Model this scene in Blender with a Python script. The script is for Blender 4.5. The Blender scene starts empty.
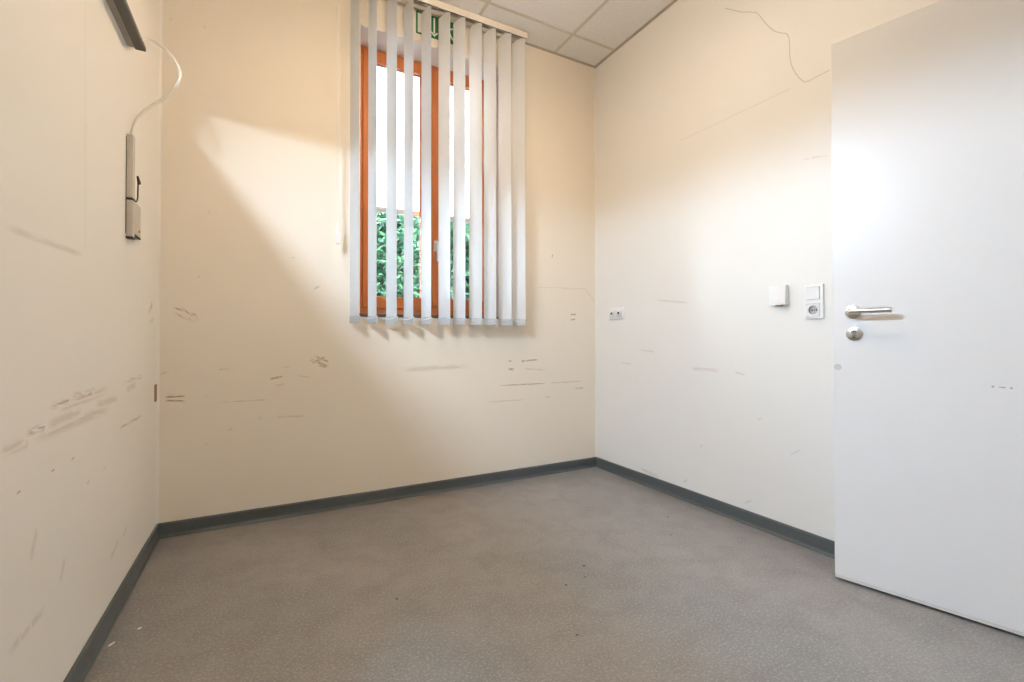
import bpy, bmesh, math, random
from mathutils import Vector, Matrix
random.seed(7)
PI = math.pi
S = bpy.context.scene
COL = S.collection

# ------------------------------------------------------------------ camera
# room: back wall y=0 (room towards -y), right wall x=0, floor z=0
cd = bpy.data.cameras.new('camera'); cam = bpy.data.objects.new('camera', cd); COL.objects.link(cam)
r_, u_, f_ = (0.882143, -0.47098, -0.001135), (-0.003833, -0.009588, 0.999947), (0.470966, 0.882092, 0.010263)
cam.matrix_world = Matrix(((r_[0], u_[0], -f_[0], -2.171742), (r_[1], u_[1], -f_[1], -2.739477), (r_[2], u_[2], -f_[2], 0.945), (0, 0, 0, 1)))
cd.sensor_width = 36.0; cd.lens = 461.203 * 36 / 1024; cd.shift_y = -6.592 / 1024
cd.clip_start = 0.02; cd.clip_end = 200
S.camera = cam

# ------------------------------------------------------------------ sky, sun, exposure
w = bpy.data.worlds.new('overcast_sky'); S.world = w; w.use_nodes = True
nt = w.node_tree; nt.nodes.clear()
bg = nt.nodes.new('ShaderNodeBackground'); wo = nt.nodes.new('ShaderNodeOutputWorld')
bg.inputs['Color'].default_value = (0.72, 0.86, 1.0, 1)
SKY, HAZE = 34.0, 20.0                           # overcast zenith and the bright haze along the horizon
tcw = nt.nodes.new('ShaderNodeTexCoord'); spw = nt.nodes.new('ShaderNodeSeparateXYZ'); nt.links.new(tcw.outputs['Generated'], spw.inputs[0])
def wmath(op, a, b):
    m = nt.nodes.new('ShaderNodeMath'); m.operation = op
    for s, v in zip(m.inputs, (a, b)):
        if hasattr(v, 'links'): nt.links.new(v, s)
        else: s.default_value = v
    return m.outputs[0]
zz = wmath('MULTIPLY', spw.outputs[2], 6.5)
pk = wmath('POWER', 2.718, wmath('MULTIPLY', wmath('MULTIPLY', zz, zz), -1.0))
nt.links.new(wmath('ADD', wmath('MULTIPLY', pk, HAZE), SKY), bg.inputs['Strength'])
nt.links.new(bg.outputs[0], wo.inputs[0])
sl = bpy.data.lights.new('hazy_sun', 'SUN'); sun = bpy.data.objects.new('hazy_sun', sl); COL.objects.link(sun)
sl.energy = 6.0; sl.angle = math.radians(60); sl.color = (0.86, 0.93, 1.0)
sun.rotation_euler = Vector((0.68, -0.63, -0.36)).to_track_quat('-Z', 'Y').to_euler()
LAMP_STRENGTH = 32.5
STRIP_STRENGTH = 1850.0
STRIP_COLOR = (0.65, 0.815, 1.0)
LAMP_COLOR = (1.0, 0.75, 0.495)
vs = S.view_settings
S.display_settings.display_device = 'sRGB'
vs.view_transform = 'Standard'; vs.look = 'None'; vs.gamma = 1.0; vs.use_curve_mapping = False
vs.exposure = 0.0

# ------------------------------------------------------------------ helpers
def mat(name, color, rough=0.5, metal=0.0, spec=0.5, noise=None, bump=None, emit=None):
    """principled material; noise=(scale, color2, amount) mottles the colour, bump=(scale, strength)"""
    m = bpy.data.materials.new(name); m.use_nodes = True
    n = m.node_tree; b = n.nodes['Principled BSDF']
    b.inputs['Base Color'].default_value = (*color, 1); b.inputs['Roughness'].default_value = rough
    b.inputs['Metallic'].default_value = metal; b.inputs['Specular IOR Level'].default_value = spec
    tc = n.nodes.new('ShaderNodeTexCoord')
    if noise:
        t = n.nodes.new('ShaderNodeTexNoise'); t.inputs['Scale'].default_value = noise[0]; t.inputs['Detail'].default_value = 6
        n.links.new(tc.outputs['Object'], t.inputs['Vector'])
        mr = n.nodes.new('ShaderNodeMapRange'); mr.inputs[1].default_value = 0.35; mr.inputs[2].default_value = 0.7
        mr.inputs[3].default_value = 0; mr.inputs[4].default_value = noise[2]
        n.links.new(t.outputs['Fac'], mr.inputs[0])
        mx = n.nodes.new('ShaderNodeMix'); mx.data_type = 'RGBA'
        mx.inputs[6].default_value = (*color, 1); mx.inputs[7].default_value = (*noise[1], 1)
        n.links.new(mr.outputs[0], mx.inputs[0]); n.links.new(mx.outputs[2], b.inputs['Base Color'])
    if bump:
        t = n.nodes.new('ShaderNodeTexNoise'); t.inputs['Scale'].default_value = bump[0]; t.inputs['Detail'].default_value = 4
        n.links.new(tc.outputs['Object'], t.inputs['Vector'])
        bp = n.nodes.new('ShaderNodeBump'); bp.inputs['Strength'].default_value = bump[1]; bp.inputs['Distance'].default_value = 0.002
        n.links.new(t.outputs['Fac'], bp.inputs['Height']); n.links.new(bp.outputs[0], b.inputs['Normal'])
    if emit:
        b.inputs['Emission Color'].default_value = (*emit[0], 1); b.inputs['Emission Strength'].default_value = emit[1]
    return m

class MB:
    """collects shapes; build() links them as ONE mesh object"""
    def __init__(self): self.bm = bmesh.new(); self.uv = self.bm.loops.layers.uv.new('UVMap')
    def _new(self, verts, mi):
        fs = set()
        for v in verts:
            for f in v.link_faces: fs.add(f)
        for f in fs: f.material_index = mi
        return fs
    def box(self, x0, x1, y0, y1, z0, z1, bevel=0, mi=0, seg=2, m=None):
        r = bmesh.ops.create_cube(self.bm, size=1)
        M = Matrix.Translation(((x0 + x1) / 2, (y0 + y1) / 2, (z0 + z1) / 2)) @ Matrix.Diagonal((abs(x1 - x0), abs(y1 - y0), abs(z1 - z0), 1))
        bmesh.ops.transform(self.bm, matrix=M, verts=r['verts'])
        fs = self._new(r['verts'], mi)
        vs_ = r['verts']
        if bevel:
            es = {e for v in r['verts'] for e in v.link_edges}
            rr = bmesh.ops.bevel(self.bm, geom=list(es), offset=bevel, segments=seg, affect='EDGES', profile=0.5, clamp_overlap=True)
            vs_ = list({v for f in rr['faces'] for v in f.verts} | {v for v in r['verts'] if v.is_valid})
            for f in rr['faces']: f.material_index = mi
        if m is not None: bmesh.ops.transform(self.bm, matrix=m, verts=vs_)
        return self
    def cyl(self, a, b, r, r2=None, seg=24, mi=0, caps=True):
        a, b = Vector(a), Vector(b); d = b - a
        q = bmesh.ops.create_cone(self.bm, cap_ends=caps, segments=seg, radius1=r, radius2=r if r2 is None else r2, depth=d.length)
        M = Matrix.Translation((a + b) / 2) @ d.to_track_quat('Z', 'Y').to_matrix().to_4x4()
        bmesh.ops.transform(self.bm, matrix=M, verts=q['verts']); self._new(q['verts'], mi); return self
    def ball(self, c, r, mi=0, sc=(1, 1, 1)):
        q = bmesh.ops.create_uvsphere(self.bm, u_segments=14, v_segments=10, radius=r)
        bmesh.ops.transform(self.bm, matrix=Matrix.Translation(c) @ Matrix.Diagonal((*sc, 1)), verts=q['verts']); self._new(q['verts'], mi); return self
    def tube(self, pts, r, seg=10, mi=0):
        pts = [Vector(p) for p in pts]; rings = []; up = None
        for i, p in enumerate(pts):
            t = (pts[min(i + 1, len(pts) - 1)] - pts[max(i - 1, 0)]).normalized()
            if up is None: up = t.orthogonal().normalized()
            up = (up - t * up.dot(t)).normalized(); sd = t.cross(up)
            rings.append([self.bm.verts.new(p + (up * math.cos(2 * PI * k / seg) + sd * math.sin(2 * PI * k / seg)) * r) for k in range(seg)])
        for A, B in zip(rings, rings[1:]):
            for k in range(seg):
                self.bm.faces.new((A[k], A[(k + 1) % seg], B[(k + 1) % seg], B[k])).material_index = mi
        self.bm.faces.new(rings[0][::-1]).material_index = mi; self.bm.faces.new(rings[-1]).material_index = mi
        return self
    def sweep(self, prof, A, B, mi=0):
        """extrude a closed list of 3-D points (profile at A and at B given as two lists)"""
        a = [self.bm.verts.new(p) for p in A]; b = [self.bm.verts.new(p) for p in B]; n = len(a)
        for k in range(n): self.bm.faces.new((a[k], a[(k + 1) % n], b[(k + 1) % n], b[k])).material_index = mi
        self.bm.faces.new(a[::-1]).material_index = mi; self.bm.faces.new(b).material_index = mi
        return self
    def poly(self, pts, mi=0, uv=None):
        f = self.bm.faces.new([self.bm.verts.new(p) for p in pts]); f.material_index = mi
        if uv:
            for l, c in zip(f.loops, uv): l[self.uv].uv = c
        return self
    def prism(self, pts, off, mi=0):
        off = Vector(off); pts = [Vector(p) for p in pts]
        return self.sweep(None, pts, [p + off for p in pts], mi)
    def build(self, name, mats, parent=None, smooth=False, origin=None, fix=True):
        if fix: bmesh.ops.recalc_face_normals(self.bm, faces=self.bm.faces)
        o0 = Vector(origin) if origin is not None else (root_of(parent) if parent is not None else Vector((0, 0, 0)))
        if o0.length: bmesh.ops.translate(self.bm, vec=-o0, verts=self.bm.verts)
        me = bpy.data.meshes.new(name); self.bm.to_mesh(me); self.bm.free()
        for m in (mats if isinstance(mats, (list, tuple)) else [mats]): me.materials.append(m)
        if smooth:
            for p in me.polygons: p.use_smooth = True
            me.set_sharp_from_angle(angle=math.radians(40))
        o = bpy.data.objects.new(name, me); COL.objects.link(o)
        if parent is not None: o.parent = parent
        elif origin is not None: o.location = o0
        return o

def root_of(o):
    v = Vector((0, 0, 0))
    while o is not None: v += o.location; o = o.parent
    return v
def tag(o, label, cat, group=None):
    o['label'] = label; o['category'] = cat
    if group: o['group'] = group
    return o
def empty(name, loc, label=None, cat=None, group=None):
    o = bpy.data.objects.new(name, None); COL.objects.link(o); o.location = loc; o.empty_display_size = 0.05
    if label: tag(o, label, cat, group)
    return o
def struct(o): o['kind'] = 'structure'; return o

# ------------------------------------------------------------------ materials
def wall_paint(name, c1, c2):
    m = mat(name, c1, 0.55, 0, 0.3, noise=(1.3, c2, 0.5), bump=(160, 0.10)); return m
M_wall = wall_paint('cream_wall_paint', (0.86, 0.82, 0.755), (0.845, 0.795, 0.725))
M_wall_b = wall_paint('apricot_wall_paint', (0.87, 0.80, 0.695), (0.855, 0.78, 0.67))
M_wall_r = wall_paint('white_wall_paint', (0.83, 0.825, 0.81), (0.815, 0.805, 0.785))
M_soffit = mat('white_reveal_paint', (0.92, 0.91, 0.89), 0.6, 0, 0.3, bump=(120, 0.05))
M_seal = mat('acrylic_sealant', (0.86, 0.83, 0.77), 0.4)
M_base = mat('grey_pvc_skirting', (0.085, 0.10, 0.105), 0.38, 0, 0.5, noise=(30, (0.10, 0.112, 0.115), 0.5))
M_white = mat('white_plastic', (0.84, 0.85, 0.86), 0.3)
M_white2 = mat('white_plastic_inset', (0.78, 0.79, 0.80), 0.35)
M_black = mat('black_opening', (0.012, 0.012, 0.012), 0.6)
M_steel = mat('brushed_steel', (0.60, 0.58, 0.56), 0.33, 1.0, bump=(300, 0.03))
M_steel_dark = mat('dark_cylinder_metal', (0.22, 0.20, 0.19), 0.35, 1.0)
M_door = mat('white_door_paint', (0.83, 0.84, 0.86), 0.32, 0, 0.45, noise=(3, (0.80, 0.81, 0.83), 0.4), bump=(90, 0.02))
M_zarge = mat('white_steel_door_frame', (0.75, 0.75, 0.74), 0.35)
M_tile = mat('mineral_ceiling_tile', (0.86, 0.86, 0.86), 0.85, 0, 0.2, noise=(45, (0.80, 0.80, 0.80), 0.6), bump=(220, 0.2))
M_tbar = mat('ceiling_grid_bar', (0.66, 0.63, 0.575), 0.6)
M_trimbar = mat('ceiling_edge_trim', (0.50, 0.46, 0.40), 0.6)
M_grey = mat('dark_grey_coated_metal', (0.075, 0.072, 0.066), 0.45, 0.3, noise=(12, (0.10, 0.095, 0.085), 0.5))
M_duct = mat('aged_beige_plastic', (0.58, 0.53, 0.46), 0.45, noise=(40, (0.50, 0.45, 0.38), 0.5))
M_cable = mat('white_cable_sheath', (0.80, 0.76, 0.66), 0.35)
M_board = mat('white_board', (0.84, 0.85, 0.86), 0.3)
M_sill = mat('dark_stone_sill', (0.10, 0.09, 0.085), 0.4, noise=(60, (0.2, 0.18, 0.16), 0.6))
M_chain = mat('white_bead_chain', (0.80, 0.79, 0.76), 0.4)
M_rail = mat('cream_aluminium_rail', (0.80, 0.76, 0.69), 0.4)
M_green = mat('sign_green', (0.012, 0.16, 0.07), 0.4)
M_signw = mat('sign_white', (0.80, 0.79, 0.70), 0.4)
M_alu = mat('pale_grey_aluminium', (0.52, 0.53, 0.54), 0.4, 0.5)
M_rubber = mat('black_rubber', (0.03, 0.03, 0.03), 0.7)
M_gasket = mat('brown_gasket', (0.12, 0.05, 0.025), 0.6)

def wood():
    m = mat('orange_brown_window_wood', (0.58, 0.17, 0.05), 0.45, 0, 0.25); n = m.node_tree; b = n.nodes['Principled BSDF']
    tc = n.nodes.new('ShaderNodeTexCoord'); mp = n.nodes.new('ShaderNodeMapping'); mp.inputs['Scale'].default_value = (60, 60, 4)
    t = n.nodes.new('ShaderNodeTexNoise'); t.inputs['Scale'].default_value = 1; t.inputs['Detail'].default_value = 5
    mx = n.nodes.new('ShaderNodeMix'); mx.data_type = 'RGBA'
    mx.inputs[6].default_value = (0.50, 0.135, 0.036, 1); mx.inputs[7].default_value = (0.66, 0.215, 0.062, 1)
    n.links.new(tc.outputs['Object'], mp.inputs[0]); n.links.new(mp.outputs[0], t.inputs['Vector'])
    n.links.new(t.outputs['Fac'], mx.inputs[0]); n.links.new(mx.outputs[2], b.inputs['Base Color'])
    return m
M_wood = wood()

def two_sided(name, col, trans, trans_col=None):
    m = bpy.data.materials.new(name); m.use_nodes = True; n = m.node_tree; n.nodes.clear()
    d = n.nodes.new('ShaderNodeBsdfDiffuse'); d.inputs[0].default_value = (*col, 1)
    t = n.nodes.new('ShaderNodeBsdfTranslucent'); t.inputs[0].default_value = (*(trans_col or col), 1)
    x = n.nodes.new('ShaderNodeMixShader'); x.inputs[0].default_value = trans
    o = n.nodes.new('ShaderNodeOutputMaterial')
    n.links.new(d.outputs[0], x.inputs[1]); n.links.new(t.outputs[0], x.inputs[2]); n.links.new(x.outputs[0], o.inputs[0])
    return m
M_slat = two_sided('white_blind_fabric', (0.93, 0.935, 0.94), 0.42, (0.90, 0.92, 0.94))
M_weight = two_sided('blind_weight_pocket', (0.72, 0.75, 0.78), 0.25)
M_shutter = two_sided('white_shutter_curtain', (0.92, 0.93, 0.94), 0.70)

def glass():
    m = bpy.data.materials.new('window_glass'); m.use_nodes = True; n = m.node_tree; n.nodes.clear()
    t = n.nodes.new('ShaderNodeBsdfTransparent'); t.inputs[0].default_value = (0.95, 0.975, 0.965, 1)
    g = n.nodes.new('ShaderNodeBsdfGlossy'); g.inputs['Roughness'].default_value = 0.02
    fr = n.nodes.new('ShaderNodeFresnel'); fr.inputs[0].default_value = 1.45
    x = n.nodes.new('ShaderNodeMixShader'); o = n.nodes.new('ShaderNodeOutputMaterial')
    n.links.new(fr.outputs[0], x.inputs[0]); n.links.new(t.outputs[0], x.inputs[1]); n.links.new(g.outputs[0], x.inputs[2]); n.links.new(x.outputs[0], o.inputs[0])
    return m
M_glass = glass()

def leaf_mat():
    m = bpy.data.materials.new('hedge_leaf'); m.use_nodes = True; n = m.node_tree; n.nodes.clear()
    g = n.nodes.new('ShaderNodeNewGeometry'); cr = n.nodes.new('ShaderNodeValToRGB')
    e = cr.color_ramp.elements; e[0].color = (0.010, 0.045, 0.026, 1); e[1].color = (0.14, 0.27, 0.13, 1)
    k = cr.color_ramp.elements.new(0.55); k.color = (0.035, 0.12, 0.065, 1)
    n.links.new(g.outputs['Random Per Island'], cr.inputs[0])
    d = n.nodes.new('ShaderNodeBsdfDiffuse'); t = n.nodes.new('ShaderNodeBsdfTranslucent'); gl = n.nodes.new('ShaderNodeBsdfGlossy'); gl.inputs['Roughness'].default_value = 0.35
    x = n.nodes.new('ShaderNodeMixShader'); x.inputs[0].default_value = 0.35; y = n.nodes.new('ShaderNodeMixShader'); y.inputs[0].default_value = 0.06
    o = n.nodes.new('ShaderNodeOutputMaterial')
    n.links.new(cr.outputs[0], d.inputs[0]); n.links.new(cr.outputs[0], t.inputs[0])
    n.links.new(d.outputs[0], x.inputs[1]); n.links.new(t.outputs[0], x.inputs[2]); n.links.new(x.outputs[0], y.inputs[1]); n.links.new(gl.outputs[0], y.inputs[2]); n.links.new(y.outputs[0], o.inputs[0])
    return m
M_leaf = leaf_mat()
M_stem = mat('hedge_stem', (0.07, 0.045, 0.03), 0.8)

MK = dict(d=((0.34, 0.17, 0.09), 0.80, 60, 0.36, False), s=((0.40, 0.24, 0.15), 0.66, 55, 0.43, False), f=((0.48, 0.35, 0.26), 0.34, 45, 0.34, False),
          l=((0.50, 0.40, 0.30), 0.30, 20, 0.25, True), k=((0.36, 0.28, 0.21), 0.60, 60, 0.28, True), w=((0.9, 0.88, 0.84), 0.6, 50, 0.38, False))
def mark_mats(base):
    """wall paint with a worn smear: the smear fades to the edges of its strip and breaks up with noise"""
    out = [base]
    for key, (col, strength, nscale, thr, hard) in MK.items():
        m = base.copy(); m.name = base.name + '_mark_' + key; n = m.node_tree; L = n.links.new; b = n.nodes['Principled BSDF']
        uv = n.nodes.new('ShaderNodeUVMap'); uv.uv_map = 'UVMap'; sp = n.nodes.new('ShaderNodeSeparateXYZ'); L(uv.outputs[0], sp.inputs[0])
        def edge(sock, width):
            p = n.nodes.new('ShaderNodeMath'); p.operation = 'PINGPONG'; p.inputs[1].default_value = 0.5; L(sock, p.inputs[0])
            r = n.nodes.new('ShaderNodeMapRange'); r.interpolation_type = 'SMOOTHSTEP'; r.inputs[1].default_value = 0; r.inputs[2].default_value = width; L(p.outputs[0], r.inputs[0]); return r.outputs[0]
        mul = n.nodes.new('ShaderNodeMath'); mul.operation = 'MULTIPLY'; L(edge(sp.outputs[1], 0.45), mul.inputs[0]); L(edge(sp.outputs[0], 0.02 if hard else 0.22), mul.inputs[1])
        tc = n.nodes.new('ShaderNodeTexCoord'); t = n.nodes.new('ShaderNodeTexNoise'); t.inputs['Scale'].default_value = 1.0; t.inputs['Detail'].default_value = 6; t.inputs['Roughness'].default_value = 0.65
        v1 = n.nodes.new('ShaderNodeVectorMath'); v1.operation = 'MULTIPLY'; v1.inputs[1].default_value = (2.6, 3.4, 0); L(uv.outputs[0], v1.inputs[0])
        v2 = n.nodes.new('ShaderNodeVectorMath'); v2.operation = 'MULTIPLY_ADD'; v2.inputs[1].default_value = (nscale * 0.12,) * 3; L(tc.outputs['Object'], v2.inputs[0]); L(v1.outputs[0], v2.inputs[2])
        L(v2.outputs[0], t.inputs['Vector'])
        r = n.nodes.new('ShaderNodeMapRange'); r.inputs[1].default_value = thr; r.inputs[2].default_value = thr + 0.16; r.inputs[4].default_value = strength; L(t.outputs['Fac'], r.inputs[0])
        m2 = n.nodes.new('ShaderNodeMath'); m2.operation = 'MULTIPLY'; L(mul.outputs[0], m2.inputs[0]); L(r.outputs[0], m2.inputs[1])
        x = n.nodes.new('ShaderNodeMix'); x.data_type = 'RGBA'; x.inputs[7].default_value = (*col, 1)
        src = b.inputs['Base Color'].links[0].from_socket
        L(m2.outputs[0], x.inputs[0]); L(src, x.inputs[6]); L(x.outputs[2], b.inputs['Base Color']); out.append(m)
    return out
MK_ORDER = list(MK)
def add_marks(mb, rows, place):
    """place(a, z) -> point just proud of the wall; each strip belongs to the wall's own mesh"""
    for i, (a0, z0, a1, z1, wd, k) in enumerate(rows):
        dx, dz = a1 - a0, z1 - z0; ln = math.hypot(dx, dz) or 1e-4
        ux, uz = dx / ln, dz / ln; e = wd * (0.3 if k not in 'lk' else 0.15); h = wd * 0.6
        A = (a0 - ux * e, z0 - uz * e); B = (a1 + ux * e, z1 + uz * e); px, pz = -uz * h, ux * h
        mb.poly([place(A[0] - px, A[1] - pz, i * 8e-6), place(B[0] - px, B[1] - pz, i * 8e-6), place(B[0] + px, B[1] + pz, i * 8e-6), place(A[0] + px, A[1] + pz, i * 8e-6)],
                mi=1 + MK_ORDER.index(k), uv=[(0, 0), (1, 0), (1, 1), (0, 1)])
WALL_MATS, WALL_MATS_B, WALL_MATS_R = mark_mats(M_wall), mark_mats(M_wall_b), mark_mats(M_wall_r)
MARKS_LEFT=[
 (-1.478,0.725,-1.182,0.723,0.034,'f'),(-1.349,0.725,-0.76,0.718,0.0374,'f'),(-1.214,0.768,-0.762,0.785,0.0343,'f'),(-1.25,0.785,-1.042,0.786,0.0219,'s'),
 (-1.116,0.791,-0.905,0.789,0.0289,'s'),(-0.942,0.783,-0.784,0.787,0.016,'f'),(-1.368,0.742,-1.243,0.743,0.0231,'s'),(-1.266,0.742,-1.025,0.747,0.0308,'f'),
 (-1.478,0.727,-1.377,0.729,0.0173,'f'),(-0.618,0.789,-0.297,0.792,0.0199,'s'),(-0.664,0.632,-0.309,0.63,0.0163,'s'),(-0.913,0.747,-0.667,0.741,0.0277,'f'),
 (-0.563,0.759,-0.414,0.768,0.0326,'f'),(-1.411,0.626,-1.393,0.627,0.0063,'d'),(-1.235,0.627,-1.217,0.629,0.0061,'d'),(-1.105,0.626,-1.084,0.629,0.009,'s'),
 (-0.987,0.53,-0.962,0.531,0.0124,'f'),(-1.442,0.314,-1.256,0.317,0.026,'f'),(-1.387,0.312,-1.34,0.318,0.0184,'f'),(-0.192,1.067,-0.133,1.106,0.0379,'s'),
 (-0.171,1.023,-0.109,1.039,0.0229,'f'),(-0.83,0.531,-0.81,0.538,0.0109,'f'),(-0.589,0.235,-0.549,0.246,0.025,'f'),(-1.029,1.906,-1.012,1.192,0.0045,'l'),
 (-1.487,1.167,-1.011,1.183,0.0204,'f'),(-0.578,1.304,-0.572,1.091,0.0044,'l'),(-0.747,0.211,-0.654,0.242,0.0233,'f'),(-1.173,0.34,-1.148,0.379,0.0216,'f'),
 (-1.343,0.461,-1.314,0.516,0.0226,'f'),
]
MARKS_BACK=[
 (-2.568,1.102,-2.467,1.061,0.0122,'d'),(-2.572,1.078,-2.5,1.041,0.0146,'s'),(-2.548,1.108,-2.459,1.037,0.0123,'s'),(-2.516,1.055,-2.471,1.026,0.0098,'s'),
 (-2.599,0.669,-2.514,0.669,0.0121,'d'),(-2.599,0.653,-2.514,0.645,0.0106,'d'),(-2.586,0.681,-2.554,0.681,0.0072,'s'),(-2.378,0.796,-2.331,0.793,0.0101,'s'),
 (-2.386,0.629,-2.142,0.629,0.0072,'s'),(-2.151,0.737,-2.09,0.749,0.0132,'d'),(-1.953,0.838,-1.861,0.791,0.0165,'d'),(-1.938,0.854,-1.861,0.819,0.0138,'d'),
 (-1.948,0.816,-1.882,0.847,0.0137,'d'),(-1.918,0.804,-1.872,0.789,0.011,'d'),(-1.963,0.827,-1.928,0.843,0.0109,'s'),(-2.123,0.699,-2.085,0.708,0.0133,'f'),
 (-2.09,0.798,-2.057,0.797,0.008,'f'),(-2.018,0.748,-1.958,0.74,0.0108,'f'),(-2.201,0.536,-2.187,0.541,0.013,'s'),(-2.141,0.537,-2.127,0.538,0.0116,'s'),
 (-2.127,0.536,-1.977,0.529,0.0134,'f'),(-2.338,0.487,-2.317,0.493,0.0127,'f'),(-2.613,0.78,-2.594,0.789,0.012,'f'),(-2.663,2.566,-2.663,2.561,0.0048,'f'),
 (-2.468,1.254,-2.46,1.259,0.0099,'f'),(-1.939,1.221,-1.909,1.239,0.0137,'s'),(-2.049,1.382,-2.039,1.389,0.0081,'s'),(-2.437,0.665,-2.424,0.664,0.0099,'f'),
 (-0.732,0.797,-0.717,0.798,0.0134,'d'),(-0.632,0.794,-0.613,0.796,0.017,'d'),(-0.609,0.797,-0.505,0.803,0.0124,'d'),(-0.736,0.744,-0.694,0.741,0.0161,'d'),
 (-0.624,0.744,-0.439,0.729,0.0138,'f'),(-0.822,0.638,-0.423,0.635,0.0089,'d'),(-0.423,0.636,-0.102,0.638,0.0093,'s'),(-0.916,0.533,-0.593,0.533,0.0107,'f'),
 (-0.192,0.59,-0.111,0.586,0.0182,'s'),(-0.448,0.54,-0.407,0.541,0.014,'f'),(-0.388,1.522,-0.383,1.544,0.0085,'d'),(-0.504,1.304,-0.233,1.314,0.0071,'l'),
 (-0.303,1.306,-0.099,1.315,0.0087,'l'),(-0.099,1.315,0.002,1.214,0.0089,'l'),(-0.23,1.122,-0.181,1.124,0.0131,'d'),(-0.23,1.084,-0.19,1.089,0.0145,'d'),
 (-1.466,0.762,-1.015,0.773,0.0371,'f'),(-2.45,2.499,-2.441,2.512,0.01,'f'),(-2.587,2.495,-2.579,2.507,0.0097,'f'),(-2.435,0.422,-2.423,0.425,0.0099,'f'),
 (-2.428,1.576,-2.424,1.587,0.0075,'f'),
]
MARKS_RIGHT=[
 (-1.108,2.724,-1.156,2.682,0.0048,'k'),(-1.156,2.682,-1.208,2.639,0.0047,'k'),(-1.208,2.639,-1.252,2.612,0.0046,'k'),(-1.252,2.612,-1.288,2.586,0.0046,'k'),
 (-1.288,2.586,-1.311,2.549,0.0045,'k'),(-1.311,2.549,-1.334,2.505,0.0055,'k'),(-1.334,2.505,-1.357,2.468,0.0054,'k'),(-1.357,2.468,-1.38,2.437,0.0054,'k'),
 (-1.38,2.437,-1.411,2.41,0.0053,'k'),(-1.411,2.41,-1.438,2.392,0.0052,'k'),(-1.438,2.392,-1.449,2.369,0.0052,'k'),(-1.449,2.369,-1.453,2.324,0.0052,'k'),
 (-1.453,2.324,-1.453,2.271,0.0052,'k'),(-1.453,2.271,-1.46,2.23,0.0052,'k'),(-1.46,2.23,-1.478,2.183,0.0051,'k'),(-1.478,2.183,-1.499,2.145,0.0051,'k'),
 (-1.499,2.145,-1.518,2.121,0.0051,'k'),(-1.518,2.121,-1.538,2.116,0.005,'k'),(-1.538,2.116,-1.577,2.119,0.005,'k'),(-1.577,2.119,-1.627,2.12,0.0049,'k'),
 (-0.799,2.124,-1.462,2.121,0.0069,'l'),(-0.275,0.779,-0.384,0.777,0.0136,'f'),(-0.864,0.776,-1.064,0.771,0.0224,'f'),(-0.459,0.873,-0.592,0.863,0.0129,'f'),
 (-1.155,0.771,-1.212,0.76,0.0156,'f'),(-1.281,0.54,-1.302,0.553,0.01,'f'),(-0.816,0.104,-0.845,0.13,0.0105,'s'),(-0.931,0.333,-0.951,0.348,0.0085,'f'),
 (-1.207,0.103,-1.246,0.13,0.0102,'f'),(-1.496,1.77,-1.62,1.745,0.0067,'f'),(-1.54,1.764,-1.591,1.755,0.009,'f'),(-0.594,1.192,-0.866,1.154,0.0121,'f'),
 (-1.44,0.4,-1.486,0.433,0.0093,'f'),(-0.455,0.098,-0.629,0.078,0.0192,'f'),
]
SPECKS= [(-0.999, -1.177, 0.0132), (-1.15, -1.265, 0.011), (-0.285, -0.961, 0.0132), (-0.445, -1.13, 0.011), (-1.747, -1.053, 0.011), (-1.05, -1.251, 0.0077), (-1.291, -1.529, 0.0088), (-0.212, -0.502, 0.0066), (0.753, -0.209, 0.0055)]
FLOOR_A, FLOOR_B, FLOOR_C, FLOOR_D = (0.29, 0.268, 0.255), (0.235, 0.230, 0.228), (0.17, 0.148, 0.138), (0.42, 0.405, 0.395)

# ================================================================== ROOM SHELL
W, H, YN = 2.626, 2.98, -3.45                 # width, height, near wall
WX0, WX1, WZ0, WZ1, TH = -1.70, -0.735, 1.095, 2.765, 0.36
mb = MB()                                      # back wall with the window opening
mb.box(-W - 0.2, WX0, 0, TH, -0.1, H + 0.15); mb.box(WX1, 0.2, 0, TH, -0.1, H + 0.15)
mb.box(WX0, WX1, 0, TH, -0.1, WZ0 - 0.02); mb.box(WX0, WX1, 0, TH, WZ1, H + 0.15)
add_marks(mb, MARKS_BACK, lambda a, z, e: (a, -0.0004 - e, z))
struct(mb.build('wall_back', WALL_MATS_B, fix=False))
mb = MB(); mb.box(-W - 0.2, -W, YN - 0.2, 0, -0.1, H + 0.15)
add_marks(mb, MARKS_LEFT, lambda a, z, e: (-W + 0.0004 + e, a, z))
struct(mb.build('wall_left', WALL_MATS, fix=False))
DY0, DY1, DZ = -3.22, -2.36, 2.135             # doorway in the right wall, behind the open leaf
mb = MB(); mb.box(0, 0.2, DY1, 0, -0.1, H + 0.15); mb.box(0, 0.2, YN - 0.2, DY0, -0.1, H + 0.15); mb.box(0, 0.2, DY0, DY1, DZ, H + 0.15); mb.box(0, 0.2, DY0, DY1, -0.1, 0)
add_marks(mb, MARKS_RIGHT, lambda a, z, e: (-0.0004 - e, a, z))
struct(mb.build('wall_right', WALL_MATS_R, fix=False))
mb = MB(); mb.box(-W, 0, YN - 0.2, YN, -0.1, H + 0.15); struct(mb.build('wall_near', [M_wall]))
mb = MB()                                      # little corridor seen only through the doorway
mb.box(1.3, 1.4, -4.0, -1.6, -0.1, 2.6); mb.box(0.2, 1.4, -4.1, -4.0, -0.1, 2.6); mb.box(0.2, 1.4, -1.6, -1.5, -0.1, 2.6); mb.box(0.2, 1.4, -4.1, -1.5, 2.5, 2.6)
struct(mb.build('wall_corridor', [M_wall]))
mb = MB(); mb.box(0.2, 1.3, -4.0, -1.6, -0.1, 0); struct(mb.build('floor_corridor', [M_base]))

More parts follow.
